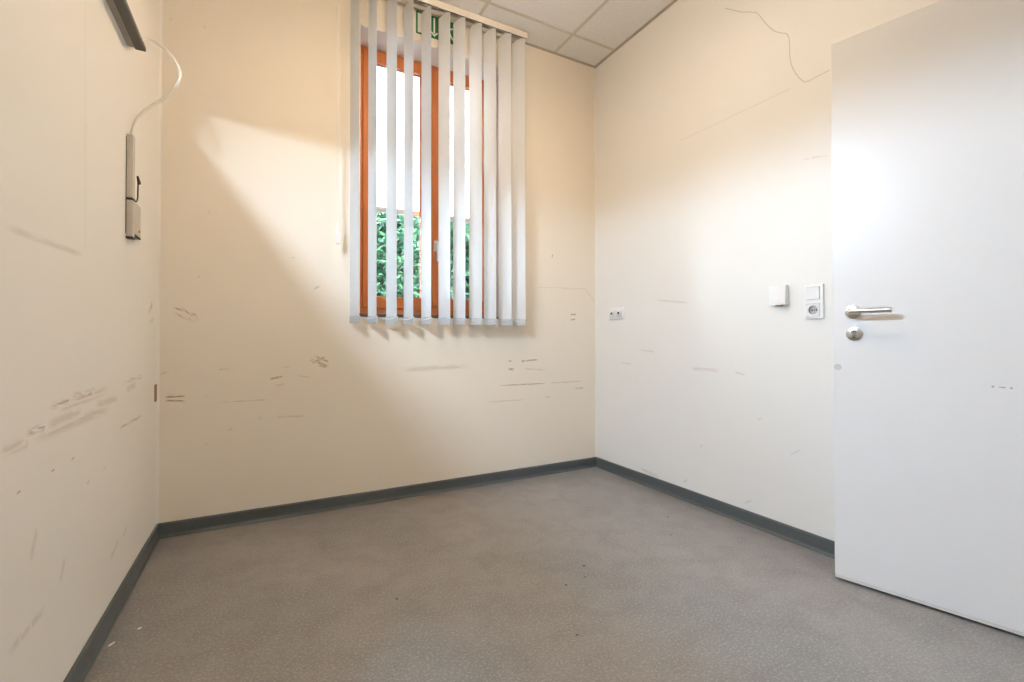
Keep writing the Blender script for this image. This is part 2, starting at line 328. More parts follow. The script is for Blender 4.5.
# window reveal lining: white plaster inside the opening
mb = MB(); mb.box(WX0, WX1, 0.004, 0.19, WZ1 - 0.004, WZ1); mb.box(WX0, WX0 + 0.004, 0.004, 0.19, WZ0, WZ1 - 0.004); mb.box(WX1 - 0.004, WX1, 0.004, 0.19, WZ0, WZ1 - 0.004)
struct(mb.build('trim_1', [M_soffit]))
mb = MB(); mb.box(WX0 + 0.004, WX1 - 0.004, -0.012, 0.19, WZ0 - 0.018, WZ0, 0.003)
struct(mb.build('trim_2', [M_sill]))

# floor: mottled linoleum
def lino():
    m = mat('mottled_linoleum', (0.3, 0.27, 0.25), 0.36, 0, 0.55); n = m.node_tree; b = n.nodes['Principled BSDF']; L = n.links.new
    tc = n.nodes.new('ShaderNodeTexCoord')
    def noise(sc, det, dist=0.0):
        t = n.nodes.new('ShaderNodeTexNoise'); t.inputs['Scale'].default_value = sc; t.inputs['Detail'].default_value = det; t.inputs['Distortion'].default_value = dist
        L(tc.outputs['Object'], t.inputs['Vector']); return t.outputs['Fac']
    def mix(f, a, c):
        x = n.nodes.new('ShaderNodeMix'); x.data_type = 'RGBA'
        if hasattr(f, 'links'): L(f, x.inputs[0])
        else: x.inputs[0].default_value = f
        for s, v in ((6, a), (7, c)):
            if hasattr(v, 'links'): L(v, x.inputs[s])
            else: x.inputs[s].default_value = (*v, 1)
        return x.outputs[2]
    def ramp(f, lo, hi, a=0.0, c=1.0):
        r = n.nodes.new('ShaderNodeMapRange'); r.inputs[1].default_value = lo; r.inputs[2].default_value = hi; r.inputs[3].default_value = a; r.inputs[4].default_value = c; L(f, r.inputs[0]); return r.outputs[0]
    big = mix(ramp(noise(1.4, 4, 0.6), 0.38, 0.62), FLOOR_A, FLOOR_B)
    mid = mix(ramp(noise(9, 6, 0.5), 0.4, 0.7, 0, 0.45), big, FLOOR_C)
    fine = mix(ramp(noise(120, 3, 0), 0.48, 0.7, 0, 0.6), mid, FLOOR_D)
    spk = mix(ramp(noise(260, 2, 0), 0.56, 0.70, 0, 0.6), fine, (0.10, 0.085, 0.08))
    L(spk, b.inputs['Base Color']); L(ramp(noise(5, 4), 0.3, 0.7, 0.30, 0.42), b.inputs['Roughness'])
    bp = n.nodes.new('ShaderNodeBump'); bp.inputs['Strength'].default_value = 0.06; bp.inputs['Distance'].default_value = 0.002
    L(noise(60, 3), bp.inputs['Height']); L(bp.outputs[0], b.inputs['Normal'])
    return m
M_floor = lino()
mb = MB(); mb.box(-W - 0.2, 0.2, YN - 0.2, TH, -0.1, 0)
for x, y, d in SPECKS:                         # dark scorch specks in the lino
    mb.poly([(x + d * 0.5 * math.cos(t * PI / 4) * (1 + 0.25 * math.sin(t * 3 + x * 9)), y + d * 0.4 * math.sin(t * PI / 4), 0.0005) for t in range(8)], mi=1)
struct(mb.build('floor', [M_floor, M_black], fix=False))

# suspended ceiling: 625 mm tiles in a T-bar grid
GX = [-W, -2.245, -1.62, -0.995, -0.37, 0.0]; GY = [YN, -3.36, -2.735, -2.11, -1.485, -0.86, -0.235, 0.0]
mb = MB()
for i in range(len(GX) - 1):
    for j in range(len(GY) - 1):
            mb.box(GX[i], GX[i + 1], GY[j], GY[j + 1], H, H + 0.02)
for x in GX[1:-1]: mb.box(x - 0.010, x + 0.010, YN, 0, H - 0.003, H - 0.0005, mi=1)
for y in GY[1:-1]: mb.box(-W, 0, y - 0.010, y + 0.010, H - 0.0032, H - 0.0007, mi=1)
for (a, b, c, d) in ((-W, -W + 0.02, YN, 0), (-0.02, 0, YN, 0), (-W, 0, -0.02, 0), (-W, 0, YN, YN + 0.02)):
    mb.box(a, b, c, d, H - 0.005, H - 0.0008, mi=2)
mb.box(-W - 0.2, 0.2, YN - 0.2, TH, H + 0.12, H + 0.3)
struct(mb.build('ceiling', [M_tile, M_tbar, M_trimbar]))

# skirting with a moulded foot, mitred by length
PR = [(0, 0), (0.015, 0), (0.0155, 0.003), (0.011, 0.010), (0.0085, 0.016), (0.0085, 0.062), (0.006, 0.068), (0.002, 0.070), (0, 0.070)]
def skirt(name, A, B):
    struct(MB().sweep(None, A, B).build(name, [M_base]))
skirt('baseboard_back', [(-W + o, -o, z) for o, z in PR], [(-o, -o, z) for o, z in PR])
skirt('baseboard_left', [(-W + o, YN, z) for o, z in PR], [(-W + o, -o, z) for o, z in PR])
skirt('baseboard_right', [(-o, DY1, z) for o, z in PR], [(-o, -o, z) for o, z in PR])
# soft acrylic beads in the two far corners
def bead(name, x, s, r):
    pts = [(x, 0, 0.07), (x + s * r, 0, 0.07), (x + s * r * 0.42, -r * 0.42, 0.07), (x, -r, 0.07)]
    struct(MB().sweep(None, pts, [(p[0], p[1], H - 0.006) for p in pts]).build(name, [M_seal]))
bead('trim_3', -W, 1, 0.008); bead('trim_4', 0.0, -1, 0.008)

# ================================================================== WINDOW
FY = 0.19
win = struct(empty('window_1', (-1.2175, FY, WZ0)))
mb = MB()                                      # fixed frame
fx0, fx1, fz0, fz1 = WX0 + 0.004, WX1 - 0.004, WZ0, WZ1 - 0.004
mb.box(fx0, fx0 + 0.05, FY, FY + 0.07, fz0, fz1, 0.003); mb.box(fx1 - 0.04, fx1, FY, FY + 0.07, fz0, fz1, 0.003)
mb.box(fx0 + 0.05, fx1 - 0.04, FY + 0.0005, FY + 0.07, fz1 - 0.03, fz1, 0.003); mb.box(fx0 + 0.05, fx1 - 0.04, FY + 0.0005, FY + 0.07, fz0, fz0 + 0.044, 0.003)
mb.build('window_frame', [M_wood], win)
XM = -1.187
for (a, b) in ((fx0 + 0.046, XM - 0.002), (XM + 0.002, fx1 - 0.036)):
    gl0, gl1 = (-1.585, -1.284) if a < -1.3 else (-1.100, -0.842)
    c0, c1 = fz0 + 0.046, fz1 - 0.028; g0, g1 = 1.212, 2.672
    mb = MB(); y0, y1 = FY - 0.012, FY + 0.032
    mb.box(a, gl0, y0, y1, c0, c1, 0.004); mb.box(gl1, b, y0, y1, c0, c1, 0.004)
    mb.box(gl0, gl1, y0 + 0.0005, y1, c0, g0, 0.004); mb.box(gl0, gl1, y0 + 0.0005, y1, g1, c1, 0.004)
    cas = mb.build('casement', [M_wood], win)
    mb = MB(); mb.box(gl0 - 0.004, gl1 + 0.004, FY + 0.018, FY + 0.024, g0 - 0.004, g1 + 0.004)
    mb.build('glass_pane', [M_glass], cas, origin=None)
    mb = MB(); t = 0.003                        # glazing gasket
    for (p, q_, r, s) in ((gl0, gl0 + t, g0, g1), (gl1 - t, gl1, g0, g1), (gl0 + t, gl1 - t, g0, g0 + t), (gl0 + t, gl1 - t, g1 - t, g1)):
        mb.box(p, q_, FY + 0.008, FY + 0.0175, r, s)
    mb.build('glazing_gasket', [M_gasket], cas)
mb = MB(); mb.box(XM - 0.022, XM + 0.022, FY - 0.020, FY - 0.012, fz0 + 0.06, fz1 - 0.04, 0.003)
mb.build('cover_strip', [M_wood], win)
mb = MB(); hy = FY - 0.020; hx = -1.187
mb.box(hx - 0.014, hx + 0.014, hy - 0.010, hy, 1.522, 1.592, 0.004); mb.cyl((hx, hy - 0.010, 1.565), (hx, hy - 0.04, 1.565), 0.010)
mb.box(hx - 0.009, hx + 0.009, hy - 0.052, hy - 0.036, 1.45, 1.577, 0.005)
h = mb.build('window_handle', [M_white], win, smooth=True); h['label'] = 'white window handle on the centre stile'

# outside: roller shutter half lowered
sh = empty('roller_shutter', (-1.2175, 0.30, 1.77), 'white roller shutter lowered halfway outside the wooden window', 'shutter')
mb = MB(); z = 1.806; sx0, sx1 = WX0 + 0.02, WX1 - 0.02
while z < 2.80:
    P = [(sx0, 0.296, z), (sx0, 0.2925, z + 0.010), (sx0, 0.292, z + 0.0185), (sx0, 0.2925, z + 0.027), (sx0, 0.296, z + 0.0365), (sx0, 0.299, z + 0.0365), (sx0, 0.299, z)]
    mb.sweep(None, P, [(sx1, p[1], p[2]) for p in P]); z += 0.037
mb.build('shutter_curtain', [M_shutter], sh)
mb = MB(); mb.box(sx0, sx1, 0.290, 0.302, 1.770, 1.8055, 0.003); o = mb.build('end_rail', [M_alu], sh); o['label'] = 'pale grey bottom rail of the shutter'
for x in (WX0 + 0.002, WX1 - 0.026):
    mb = MB(); mb.box(x, x + 0.024, 0.283, 0.287, 1.10, 2.76); mb.box(x, x + 0.024, 0.306, 0.310, 1.10, 2.76)
    xx = x if x < -1.2 else x + 0.02; mb.box(xx, xx + 0.004, 0.287, 0.306, 1.10, 2.76)
    mb.build('guide_rail', [M_alu], sh)
mb = MB(); mb.box(WX0 - 0.02, WX1 + 0.02, 0.262, 0.44, WZ0 - 0.018, WZ0 + 0.0, 0.003)
struct(mb.build('trim_5', [M_alu]))

# outside ground and hedge
mb = MB(); mb.box(-12, 8, TH, 14, -0.15, -0.05); struct(mb.build('ground_outside', [mat('pale_paving', (0.42, 0.43, 0.42), 0.8, noise=(3, (0.3, 0.31, 0.3), 0.6))]))
hd = empty('hedge', (-0.6, 1.6, -0.05), 'dense green leafy hedge standing outside the window', 'hedge')
mb = MB(); rnd = random.Random(3)
def leaf(c, ln, wd, q):
    pts = [(-0.5, 0, 0), (-0.2, 0.5, 0.06), (0.15, 0.42, 0.05), (0.5, 0, -0.06), (0.15, -0.42, 0.05), (-0.2, -0.5, 0.06)]
    v = [mb.bm.verts.new(Vector(c) + q @ Vector((p[0] * ln, p[1] * wd, p[2] * ln))) for p in pts]
    mb.bm.faces.new((v[0], v[1], v[2], v[3])); mb.bm.faces.new((v[0], v[3], v[4], v[5]))
for i in range(9000):
    x = rnd.uniform(-1.7, 0.6); z = rnd.uniform(0.0, 2.12); y = 1.25 + abs(rnd.gauss(0, 0.16)) + 0.10 * math.sin(x * 7) + 0.08 * math.sin(z * 9 + x * 4)
    q = Matrix.Rotation(rnd.uniform(0, 2 * PI), 3, 'Z') @ Matrix.Rotation(rnd.uniform(-0.9, 0.9), 3, 'Y') @ Matrix.Rotation(rnd.uniform(-0.8, 0.8), 3, 'X')
    leaf((x, y, z), rnd.uniform(0.05, 0.11), rnd.uniform(0.018, 0.038), q)
for i in range(15000):                          # inner depth of the hedge
    x = rnd.uniform(-1.75, 0.6); z = rnd.uniform(0.0, 2.15); y = rnd.uniform(1.45, 2.1)
    q = Matrix.Rotation(rnd.uniform(0, 2 * PI), 3, 'Z') @ Matrix.Rotation(rnd.uniform(-1.2, 1.2), 3, 'Y')
    leaf((x, y, z), rnd.uniform(0.10, 0.17), rnd.uniform(0.06, 0.09), q)
fo = mb.build('foliage', [M_leaf], hd, fix=False); fo['kind'] = 'stuff'
for i in range(8):
    x = -1.55 + i * 0.29; mb = MB(); mb.tube([(x + 0.04 * math.sin(k * 1.7 + i), 1.62 + 0.05 * math.cos(k * 1.3 + i), -0.05 + 0.27 * k) for k in range(8)], 0.014, 7)
    mb.build('stem', [M_stem], hd)

# ================================================================== VERTICAL BLIND
RX0, RX1, RY0, RY1, RZ0, RZ1 = -1.86, -0.655, -0.114, -0.042, 2.936, 2.975
bl = empty('vertical_blind', (-1.25, -0.078, RZ1), 'white vertical slat blind with half turned slats hanging before the window', 'blind')
mb = MB(); t = 0.003                            # open C profile rail
mb.box(RX0, RX1, RY0, RY0 + t, RZ0, RZ1, 0.001); mb.box(RX0, RX1, RY1 - t, RY1, RZ0, RZ1, 0.001); mb.box(RX0, RX1, RY0 + t, RY1 - t, RZ1 - t, RZ1)
mb.box(RX0, RX1, RY0 + t, RY0 + 0.014, RZ0, RZ0 + t); mb.box(RX0, RX1, RY1 - 0.030, RY1 - t, RZ0, RZ0 + t)
mb.box(RX0 - 0.006, RX0, RY0 - 0.002, RY1 + 0.002, RZ0 - 0.002, RZ1 - 0.0005, 0.002); mb.box(RX1, RX1 + 0.006, RY0 - 0.002, RY1 + 0.002, RZ0 - 0.002, RZ1 - 0.0005, 0.002)
rail = mb.build('headrail', [M_rail], bl)
mb = MB(); mb.box(RX0 + 0.01, RX1 - 0.01, RY0 + 0.0075, RY0 + 0.012, RZ0 - 0.0004, RZ0 + 0.0002); mb.build('rail_slot', [M_black], rail)
for x in (-1.70, -0.85):
    mb = MB(); mb.box(x - 0.02, x + 0.02, RY0 + 0.012, RY1 - 0.012, RZ1, H - 0.0035); mb.build('ceiling_bracket', [M_alu], rail)
SR = [-1.724, -1.631, -1.519, -1.424, -1.317, -1.199, -1.101, -0.990, -0.892, -0.782, -0.679]   # near edges at y=-0.131
SA = [20, 16, 22, 17, 17, 24.5, 26, 29.5, 25.5, 30, 29.5]
ST, SB, SW = 2.931, 1.036, 0.100
SLC = []
for i, (xr, an) in enumerate(zip(SR, SA)):
    a = math.radians(an); d = Vector((-math.sin(a), math.cos(a), 0)); nrm = Vector((math.cos(a), math.sin(a), 0))
    e0 = Vector((xr, -0.131, 0)); c = e0 + d * SW / 2; SLC.append((c, d, nrm))
    mb = MB(); N = 8; prof = []
    for k in range(N + 1):
        s = k / N; prof.append(e0 + d * (SW * s) + nrm * (0.0045 * math.sin(PI * s)))
    top = ST - 0.012
    for hf in (1,):
        A = [p + nrm * 0.0003 for p in prof] + [p - nrm * 0.0003 for p in reversed(prof)]
        lo = [Vector((p.x, p.y, SB)) for p in A]; hi = [Vector((p.x, p.y, top)) for p in A]
        mb.sweep(None, lo, hi)
    # shouldered top that narrows to the hook slot
    B0 = [e0 + d * 0.004 + Vector((0, 0, top)), e0 + d * (SW - 0.004) + Vector((0, 0, top)), c + d * 0.022 + Vector((0, 0, ST)), c - d * 0.022 + Vector((0, 0, ST))]
    mb.prism([p + nrm * 0.003 for p in B0], nrm * 0.0008)
    s_ = mb.build('slat', [M_slat], bl, smooth=True)
    mb = MB()                                   # weight plate in the bottom pocket
    m4 = Matrix.Translation((c.x, c.y, 0)) @ Matrix.Rotation(math.atan2(d.y, d.x), 4, 'Z')
    mb.box(-SW / 2 - 0.001, SW / 2 + 0.001, -0.0062, 0.0012, SB - 0.002, SB + 0.040, 0.0006, m=m4)
    mb.build('bottom_weight', [M_weight], s_)
    mb = MB(); mb.cyl((c.x, c.y, ST - 0.004), (c.x, c.y, RZ0 + 0.012), 0.004, seg=10); mb.box(c.x - 0.010, c.x + 0.010, c.y - 0.010, c.y + 0.010, RZ0 + 0.010, RZ0 + 0.024, 0.002)
    mb.build('carrier_hook', [M_white2], s_)
for side in (1, -1):                            # bead chains linking neighbouring weights, back and front
    mb = MB()
    for (c0, d0, n0), (c1, d1, n1) in zip(SLC, SLC[1:]):
        p, q_ = c0 + d0 * side * SW / 2, c1 + d1 * side * SW / 2; pts = []
        for k in range(9):
            s = k / 8; v = p.lerp(q_, s); sag = 0.016 * 4 * s * (1 - s); pts.append((v.x, v.y, SB + 0.037 - sag))
        mb.tube(pts, 0.0019, 6)
        for k in (2, 4, 6): mb.ball(pts[k], 0.0030)
    if side == 1: mb.build('rear_spacer_chain', [M_chain], bl, smooth=True)
c0, d0, _ = SLC[4]; p = c0 - d0 * SW / 2; c1, d1, _ = SLC[3]; q_ = c1 - d1 * SW / 2
mb.tube([(p.x, p.y, SB + 0.02), (p.x - 0.008, p.y - 0.004, SB - 0.004), (p.x - 0.03, p.y - 0.006, SB - 0.020), (p.x - 0.055, p.y - 0.006, SB - 0.027)], 0.0016, 6)
mb.tube([(q_.x, q_.y, SB + 0.02), (q_.x - 0.004, q_.y - 0.002, SB - 0.004), (q_.x + 0.018, q_.y - 0.006, SB - 0.018), (q_.x + 0.045, q_.y - 0.006, SB - 0.025)], 0.0013, 6)
mb.build('spacer_chain', [M_chain], bl, smooth=True)
mb = MB(); cx, cy = -1.829, -0.092              # pull cord (two strands) and its weight
for o in (-0.0035, 0.0040): mb.tube([(cx + o, cy, RZ0 + 0.004), (cx + o * 1.2, cy, 2.2), (cx + o * 0.9, cy, 1.575)], 0.0017, 6)
cord = mb.build('pull_cord', [M_chain], bl)
mb = MB(); X = cx + 0.002; mb.box(X - 0.007, X + 0.007, cy - 0.006, cy + 0.006, 1.532, 1.578, 0.003); mb.box(X - 0.011, X + 0.009, cy - 0.008, cy + 0.008, 1.462, 1.534, 0.003)
mb.build('cord_weight', [M_white], cord)

# ================================================================== EXIT SIGN over the window
sg = MB(); sx, ex, sz, ez = -1.374, -1.120, 2.809, 2.952
sg.box(sx, ex, -0.0035, -0.0005, sz, ez, 0.0006)
def srect(a, b, c, d, mi, dep=0.0042): sg.box(a, b, -dep, -0.0036, c, d, mi=mi)
srect(sx + 0.002, ex - 0.002, sz + 0.002, ez - 0.002, 1, 0.0040)           # green field
srect(sx + 0.013, sx + 0.078, sz + 0.013, ez - 0.013, 0, 0.0046)           # pale doorway
ax = -1.256
sg.prism([(ax - 0.005, -0.0041, ez - 0.013), (ax + 0.005, -0.0041, ez - 0.013), (ax + 0.005, -0.0041, sz + 0.034), (ax - 0.005, -0.0041, sz + 0.034)], (0, -0.0006, 0), 0)
sg.prism([(ax, -0.0041, sz + 0.014), (ax + 0.028, -0.0041, sz + 0.042), (ax + 0.016, -0.0041, sz + 0.042), (ax, -0.0041, sz + 0.027), (ax - 0.016, -0.0041, sz + 0.042), (ax - 0.028, -0.0041, sz + 0.042)], (0, -0.0006, 0), 0)
mx_, mz_ = -1.168, 2.885                         # running figure
sg.cyl((mx_ - 0.010, -0.0041, mz_ + 0.045), (mx_ - 0.010, -0.0047, mz_ + 0.045), 0.0095, mi=0, seg=16)
def limb(pts, wd):
    for (a, b), (c, d) in zip(pts, pts[1:]):
        ln = math.hypot(c - a, d - b); nx, nz = -(d - b) / ln * wd, (c - a) / ln * wd
        sg.prism([(mx_ + a - nx, -0.0041, mz_ + b - nz), (mx_ + c - nx, -0.0041, mz_ + d - nz), (mx_ + c + nx, -0.0041, mz_ + d + nz), (mx_ + a + nx, -0.0041, mz_ + b + nz)], (0, -0.0006 - 0.00005 * len(pts), 0), 0)
limb([(-0.004, 0.032), (0.008, -0.006)], 0.010)
limb([(-0.004, 0.030), (-0.026, 0.022), (-0.036, 0.004)], 0.0045); limb([(0.002, 0.030), (0.022, 0.016), (0.034, 0.026)], 0.0045)
limb([(0.004, -0.004), (-0.018, -0.020), (-0.022, -0.052)], 0.0062); limb([(0.010, -0.006), (0.024, -0.034), (0.040, -0.046)], 0.0062)
o = sg.build('exit_sign', [M_signw, M_green], origin=((sx + ex) / 2, 0, sz))
tag(o, 'green and white emergency exit sign on the wall above the window', 'sign')

# ================================================================== DOOR
hx0, hy0 = -0.1936, -1.7281; dd = Vector((0.2452, -0.9695, 0)).normalized(); dn = Vector((-dd.y * -1, 0, 0))
door = struct(empty('door_1', (hx0, hy0, 0)))
door.rotation_euler = (0, 0, math.atan2(dd.y, dd.x))     # local +x runs from the lock edge to the hinge
# local: x along the leaf, +y ... side check: room side is local -y
LW, LT, LZ0, LZ1 = 0.79, 0.040, 0.009, 2.117
def dbuild(mb, name, mats, parent, smooth=False): return mb.build(name, mats, parent, smooth, origin=(0, 0, 0))
mb = MB(); mb.box(0, LW, 0, LT, LZ0 + 0.012, LZ1, 0.0025)
# putty-filled hole near the edge, three small drill marks
mb.cyl((0.016, -0.0006, 0.834), (0.016, 0.002, 0.834), 0.0125, mi=1, seg=20)
for (x, z_, r) in ((0.437, 0.789, 0.0034), (0.453, 0.788, 0.0022), (0.459, 0.788, 0.0030), (0.464, 0.788, 0.0020), (0.478, 0.787, 0.0032)):
    mb.cyl((x, -0.0005, z_), (x, 0.001, z_), r, mi=2, seg=10)
leaf_o = dbuild(mb, 'leaf', [M_door, mat('grey_filler', (0.62, 0.63, 0.63), 0.6), mat('drill_mark', (0.42, 0.42, 0.43), 0.7)], door)
mb = MB(); mb.box(0.001, LW - 0.002, 0.0012, LT - 0.001, LZ0 + 0.0008, LZ0 + 0.0115, 0.0015); o = dbuild(mb, 'bottom_seal', [M_zarge], door); 
mb = MB(); rx, rz = 0.066, 1.049
mb.cyl((rx, 0, rz), (rx, -0.008, rz), 0.026, 0.0255, 40); mb.cyl((rx, -0.008, rz), (rx, -0.0095, rz), 0.0255, 0.0225, 40)
hd_ = dbuild(mb, 'rose', [M_steel], door, True)
mb = MB(); pts = [(rx, -0.009, rz), (rx, -0.028, rz), (rx, -0.040, rz)]
for k in range(1, 7):
    t = k / 6 * PI / 2; pts.append((rx + 0.015 * (1 - math.cos(t)), -0.040 - 0.015 * math.sin(t), rz))
pts += [(rx + 0.06, -0.055, rz), (rx + 0.124, -0.055, rz)]
mb.tube(pts, 0.0098, 18); o = dbuild(mb, 'lever', [M_steel], door, True); o['label'] = 'straight steel door lever'
lz = 0.964; lx = 0.0695
mb = MB(); mb.cyl((lx, 0, lz), (lx, -0.006, lz), 0.0262, 0.0258, 40); mb.cyl((lx, -0.006, lz), (lx, -0.0075, lz), 0.0258, 0.0235, 40)
lock = dbuild(mb, 'lock_rose', [M_steel], door, True)
mb = MB(); mb.cyl((lx, -0.006, lz + 0.006), (lx, -0.0105, lz + 0.006), 0.0085, seg=20); mb.box(lx - 0.005, lx + 0.005, -0.0105, -0.006, lz - 0.017, lz + 0.004, 0.002)
cyl_o = dbuild(mb, 'lock_cylinder', [M_steel_dark], lock, True)
mb = MB(); mb.box(lx - 0.001, lx + 0.001, -0.0112, -0.0104, lz + 0.001, lz + 0.011); dbuild(mb, 'keyhole', [M_black], cyl_o)
mb = MB(); mb.box(-0.0012, 0.0008, 0.009, 0.031, 0.90, 1.14, 0.0004); mb.cyl((-0.0014, 0.020, 1.05), (0.0, 0.020, 1.05), 0.007, mi=0)
dbuild(mb, 'lock_faceplate', [M_steel], door)
for z_ in (0.25, 1.85):
    mb = MB(); mb.cyl((LW + 0.006, 0.004, z_), (LW + 0.006, 0.004, z_ + 0.09), 0.008, seg=16); mb.box(LW - 0.04, LW + 0.004, -0.0015, 0.0015, z_ + 0.01, z_ + 0.08); dbuild(mb, 'hinge', [M_steel], door, True)
# steel frame lining the doorway
mb = MB(); mb.box(0.0, 0.2, DY1 - 0.03, DY1, 0, DZ); mb.box(0.0, 0.2, DY0, DY0 + 0.03, 0, DZ); mb.box(0.0, 0.2, DY0 + 0.03, DY1 - 0.03, DZ - 0.03, DZ)
struct(mb.build('trim_6', [M_zarge]))

# ================================================================== WALL FITTINGS, right wall (face towards -x)
def rwall(mb, y, z): pass
# light switch over socket
yc, z0 = -1.554, 1.036; zc = z0 + 0.0755
sw = empty('switch_socket_plate', (0, yc, zc), 'white double wall plate with rocker switch above a socket near the door', 'switch')
mb = MB(); hw = 0.0288                          # frame with two square windows
for (a, b, c, d) in ((-0.0405, -hw, 0, 0.151), (hw, 0.0405, 0, 0.151), (-hw, hw, 0, 0.038 - hw), (-hw, hw, 0.038 + hw, 0.113 - hw), (-hw, hw, 0.113 + hw, 0.151)):
    mb.box(-0.0095, -0.0004, yc + a, yc + b, z0 + c, z0 + d)
for sgn in (-1, 1): mb.prism([(-0.0095, yc + sgn * 0.0405, z0), (-0.0085, yc + sgn * 0.0420, z0), (-0.0004, yc + sgn * 0.0420, z0), (-0.0004, yc + sgn * 0.0405, z0)], (0, 0, 0.151))
mb.build('cover_frame', [M_white], sw)
zs = z0 + 0.113
mb = MB(); mb.box(-0.0050, -0.0006, yc - 0.0286, yc + 0.0286, zs - 0.0286, zs + 0.0286); mb.build('switch_shadow_gap', [mat('grey_joint', (0.30, 0.31, 0.32), 0.6)], sw)
P = [(-0.0051, zs - 0.0272), (-0.0135, zs - 0.0272), (-0.0112, zs), (-0.0150, zs + 0.0272), (-0.0051, zs + 0.0272)]
mb = MB(); mb.sweep(None, [(x, yc - 0.0275, z) for x, z in P], [(x, yc + 0.0275, z) for x, z in P]); o = mb.build('rocker', [M_white], sw)
def schuko(parent, yc, zc, xf, R=0.0195):
    mb = MB()                                   # insert with round well
    n = 40; sq = []
    for k in range(n):
        t = 2 * PI * k / n + PI / n; s = 0.0275 / max(abs(math.cos(t)), abs(math.sin(t))); sq.append((yc + s * math.cos(t), zc + s * math.sin(t)))
    ri = [(yc + R * math.cos(2 * PI * k / n + PI / n), zc + R * math.sin(2 * PI * k / n + PI / n)) for k in range(n)]
    bm = mb.bm
    ring = lambda pts, x: [bm.verts.new((x, a, b)) for a, b in pts]
    o0, o1, i1, i0 = ring(sq, xf + 0.010), ring(sq, xf), ring(ri, xf), ring(ri, xf + 0.0100)
    for A, B in ((o0, o1), (o1, i1), (i1, i0)):
        for k in range(n): bm.faces.new((A[k], A[(k + 1) % n], B[(k + 1) % n], B[k]))
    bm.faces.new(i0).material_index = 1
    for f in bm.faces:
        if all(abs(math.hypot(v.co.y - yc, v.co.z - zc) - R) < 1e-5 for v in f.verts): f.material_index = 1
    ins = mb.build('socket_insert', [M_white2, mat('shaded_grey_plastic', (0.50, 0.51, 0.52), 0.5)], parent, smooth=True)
    mb = MB(); mb.tube([(xf + 0.0018, yc + a * 0.0282, zc + b * 0.0282) for a, b in ((-1, -1), (1, -1), (1, 1), (-1, 1), (-1, -1))], 0.0007, 6)
    mb.build('joint_line', [bpy.data.materials['grey_joint']], ins)
    mb = MB()
    for s in (-1, 1): mb.cyl((xf + 0.0092, yc + s * 0.0095, zc), (xf + 0.0104, yc + s * 0.0095, zc), 0.0034, seg=12)
    mb.cyl((xf + 0.0092, yc, zc), (xf + 0.0104, yc, zc), 0.0026, seg=10)
    mb.build('pin_hole', [M_black], ins)
    for s in (-1, 1):
        mb = MB(); mb.box(xf + 0.0002, xf + 0.0062, yc - 0.003, yc + 0.003, zc + s * (R - 0.001) - 0.0022, zc + s * (R - 0.001) + 0.0022, 0.0005)
        mb.build('earth_clip', [M_steel], ins)
    return ins
schuko(sw, yc, z0 + 0.038, -0.0112)
# square box with hanging tab
yb, zb0, zb1 = -1.402, 1.106, 1.198
bx = empty('thermostat_box', (0, yb, zb0), 'small square white wall box with notched lower edge left of the switch plate', 'wall box')
mb = MB(); mb.box(-0.006, -0.0004, yb - 0.038, yb + 0.038, zb0 + 0.004, zb1 - 0.004, 0.002); mb.build('back_plate', [M_white2], bx)
mb = MB(); P = [(-0.006, zb0 + 0.003), (-0.030, zb0), (-0.031, zb0 + 0.02), (-0.027, zb1 - 0.004), (-0.024, zb1), (-0.006, zb1)]
nt_ = 0.008                                     # two cheeks and the notch between them
for (a, b) in ((yb - 0.0395, yb - 0.0135), (yb - 0.0115, yb + 0.0395)):
    mb.sweep(None, [(x, a, z) for x, z in P], [(x, b, z) for x, z in P])
P2 = [(-0.006, zb0 + 0.03), (-0.0295, zb0 + 0.03), (-0.027, zb1 - 0.004), (-0.024, zb1 - 0.0002), (-0.006, zb1 - 0.0002)]
mb.sweep(None, [(x, yb - 0.0135, z) for x, z in P2], [(x, yb - 0.0115, z) for x, z in P2])
mb.build('cover', [M_white], bx)
mb = MB(); mb.box(-0.024, -0.012, yb - 0.018, yb + 0.014, zb0 - 0.006, zb0 + 0.004, 0.002); o = mb.build('pull_tab', [mat('brown_tab', (0.42, 0.33, 0.24), 0.5)], bx); o['label'] = 'small brown tab under the box'
# data outlet pair in the corner
yo, zo0, zo1 = -0.238, 1.083, 1.164
ou = empty('data_outlet_plate', (0, yo, zo0), 'white double data outlet plate low on the right wall near the far corner', 'outlet')
mb = MB(); mb.box(-0.0095, -0.0004, yo - 0.0755, yo + 0.0755, zo0, zo1, 0.003, seg=3); mb.build('cover_frame', [M_white], ou, smooth=True)
for s in (-1, 1):
    y = yo + s * 0.0355; zc = (zo0 + zo1) / 2
    P = [(-0.009, zc - 0.0275), (-0.0105, zc - 0.0275), (-0.0215, zc - 0.004), (-0.0215, zc + 0.012), (-0.0105, zc + 0.0275), (-0.009, zc + 0.0275)]
    mb = MB(); mb.sweep(None, [(x, y - 0.0275, z) for x, z in P], [(x, y + 0.0275, z) for x, z in P]); ins = mb.build('outlet_insert', [M_white2], ou)
    mb = MB(); mb.box(-0.0226, -0.0212, y - 0.009, y + 0.009, zc - 0.006, zc + 0.008)
    mb.build('port', [M_black], ins)

# ================================================================== LEFT WALL FITTINGS (face towards +x)
LX = -W
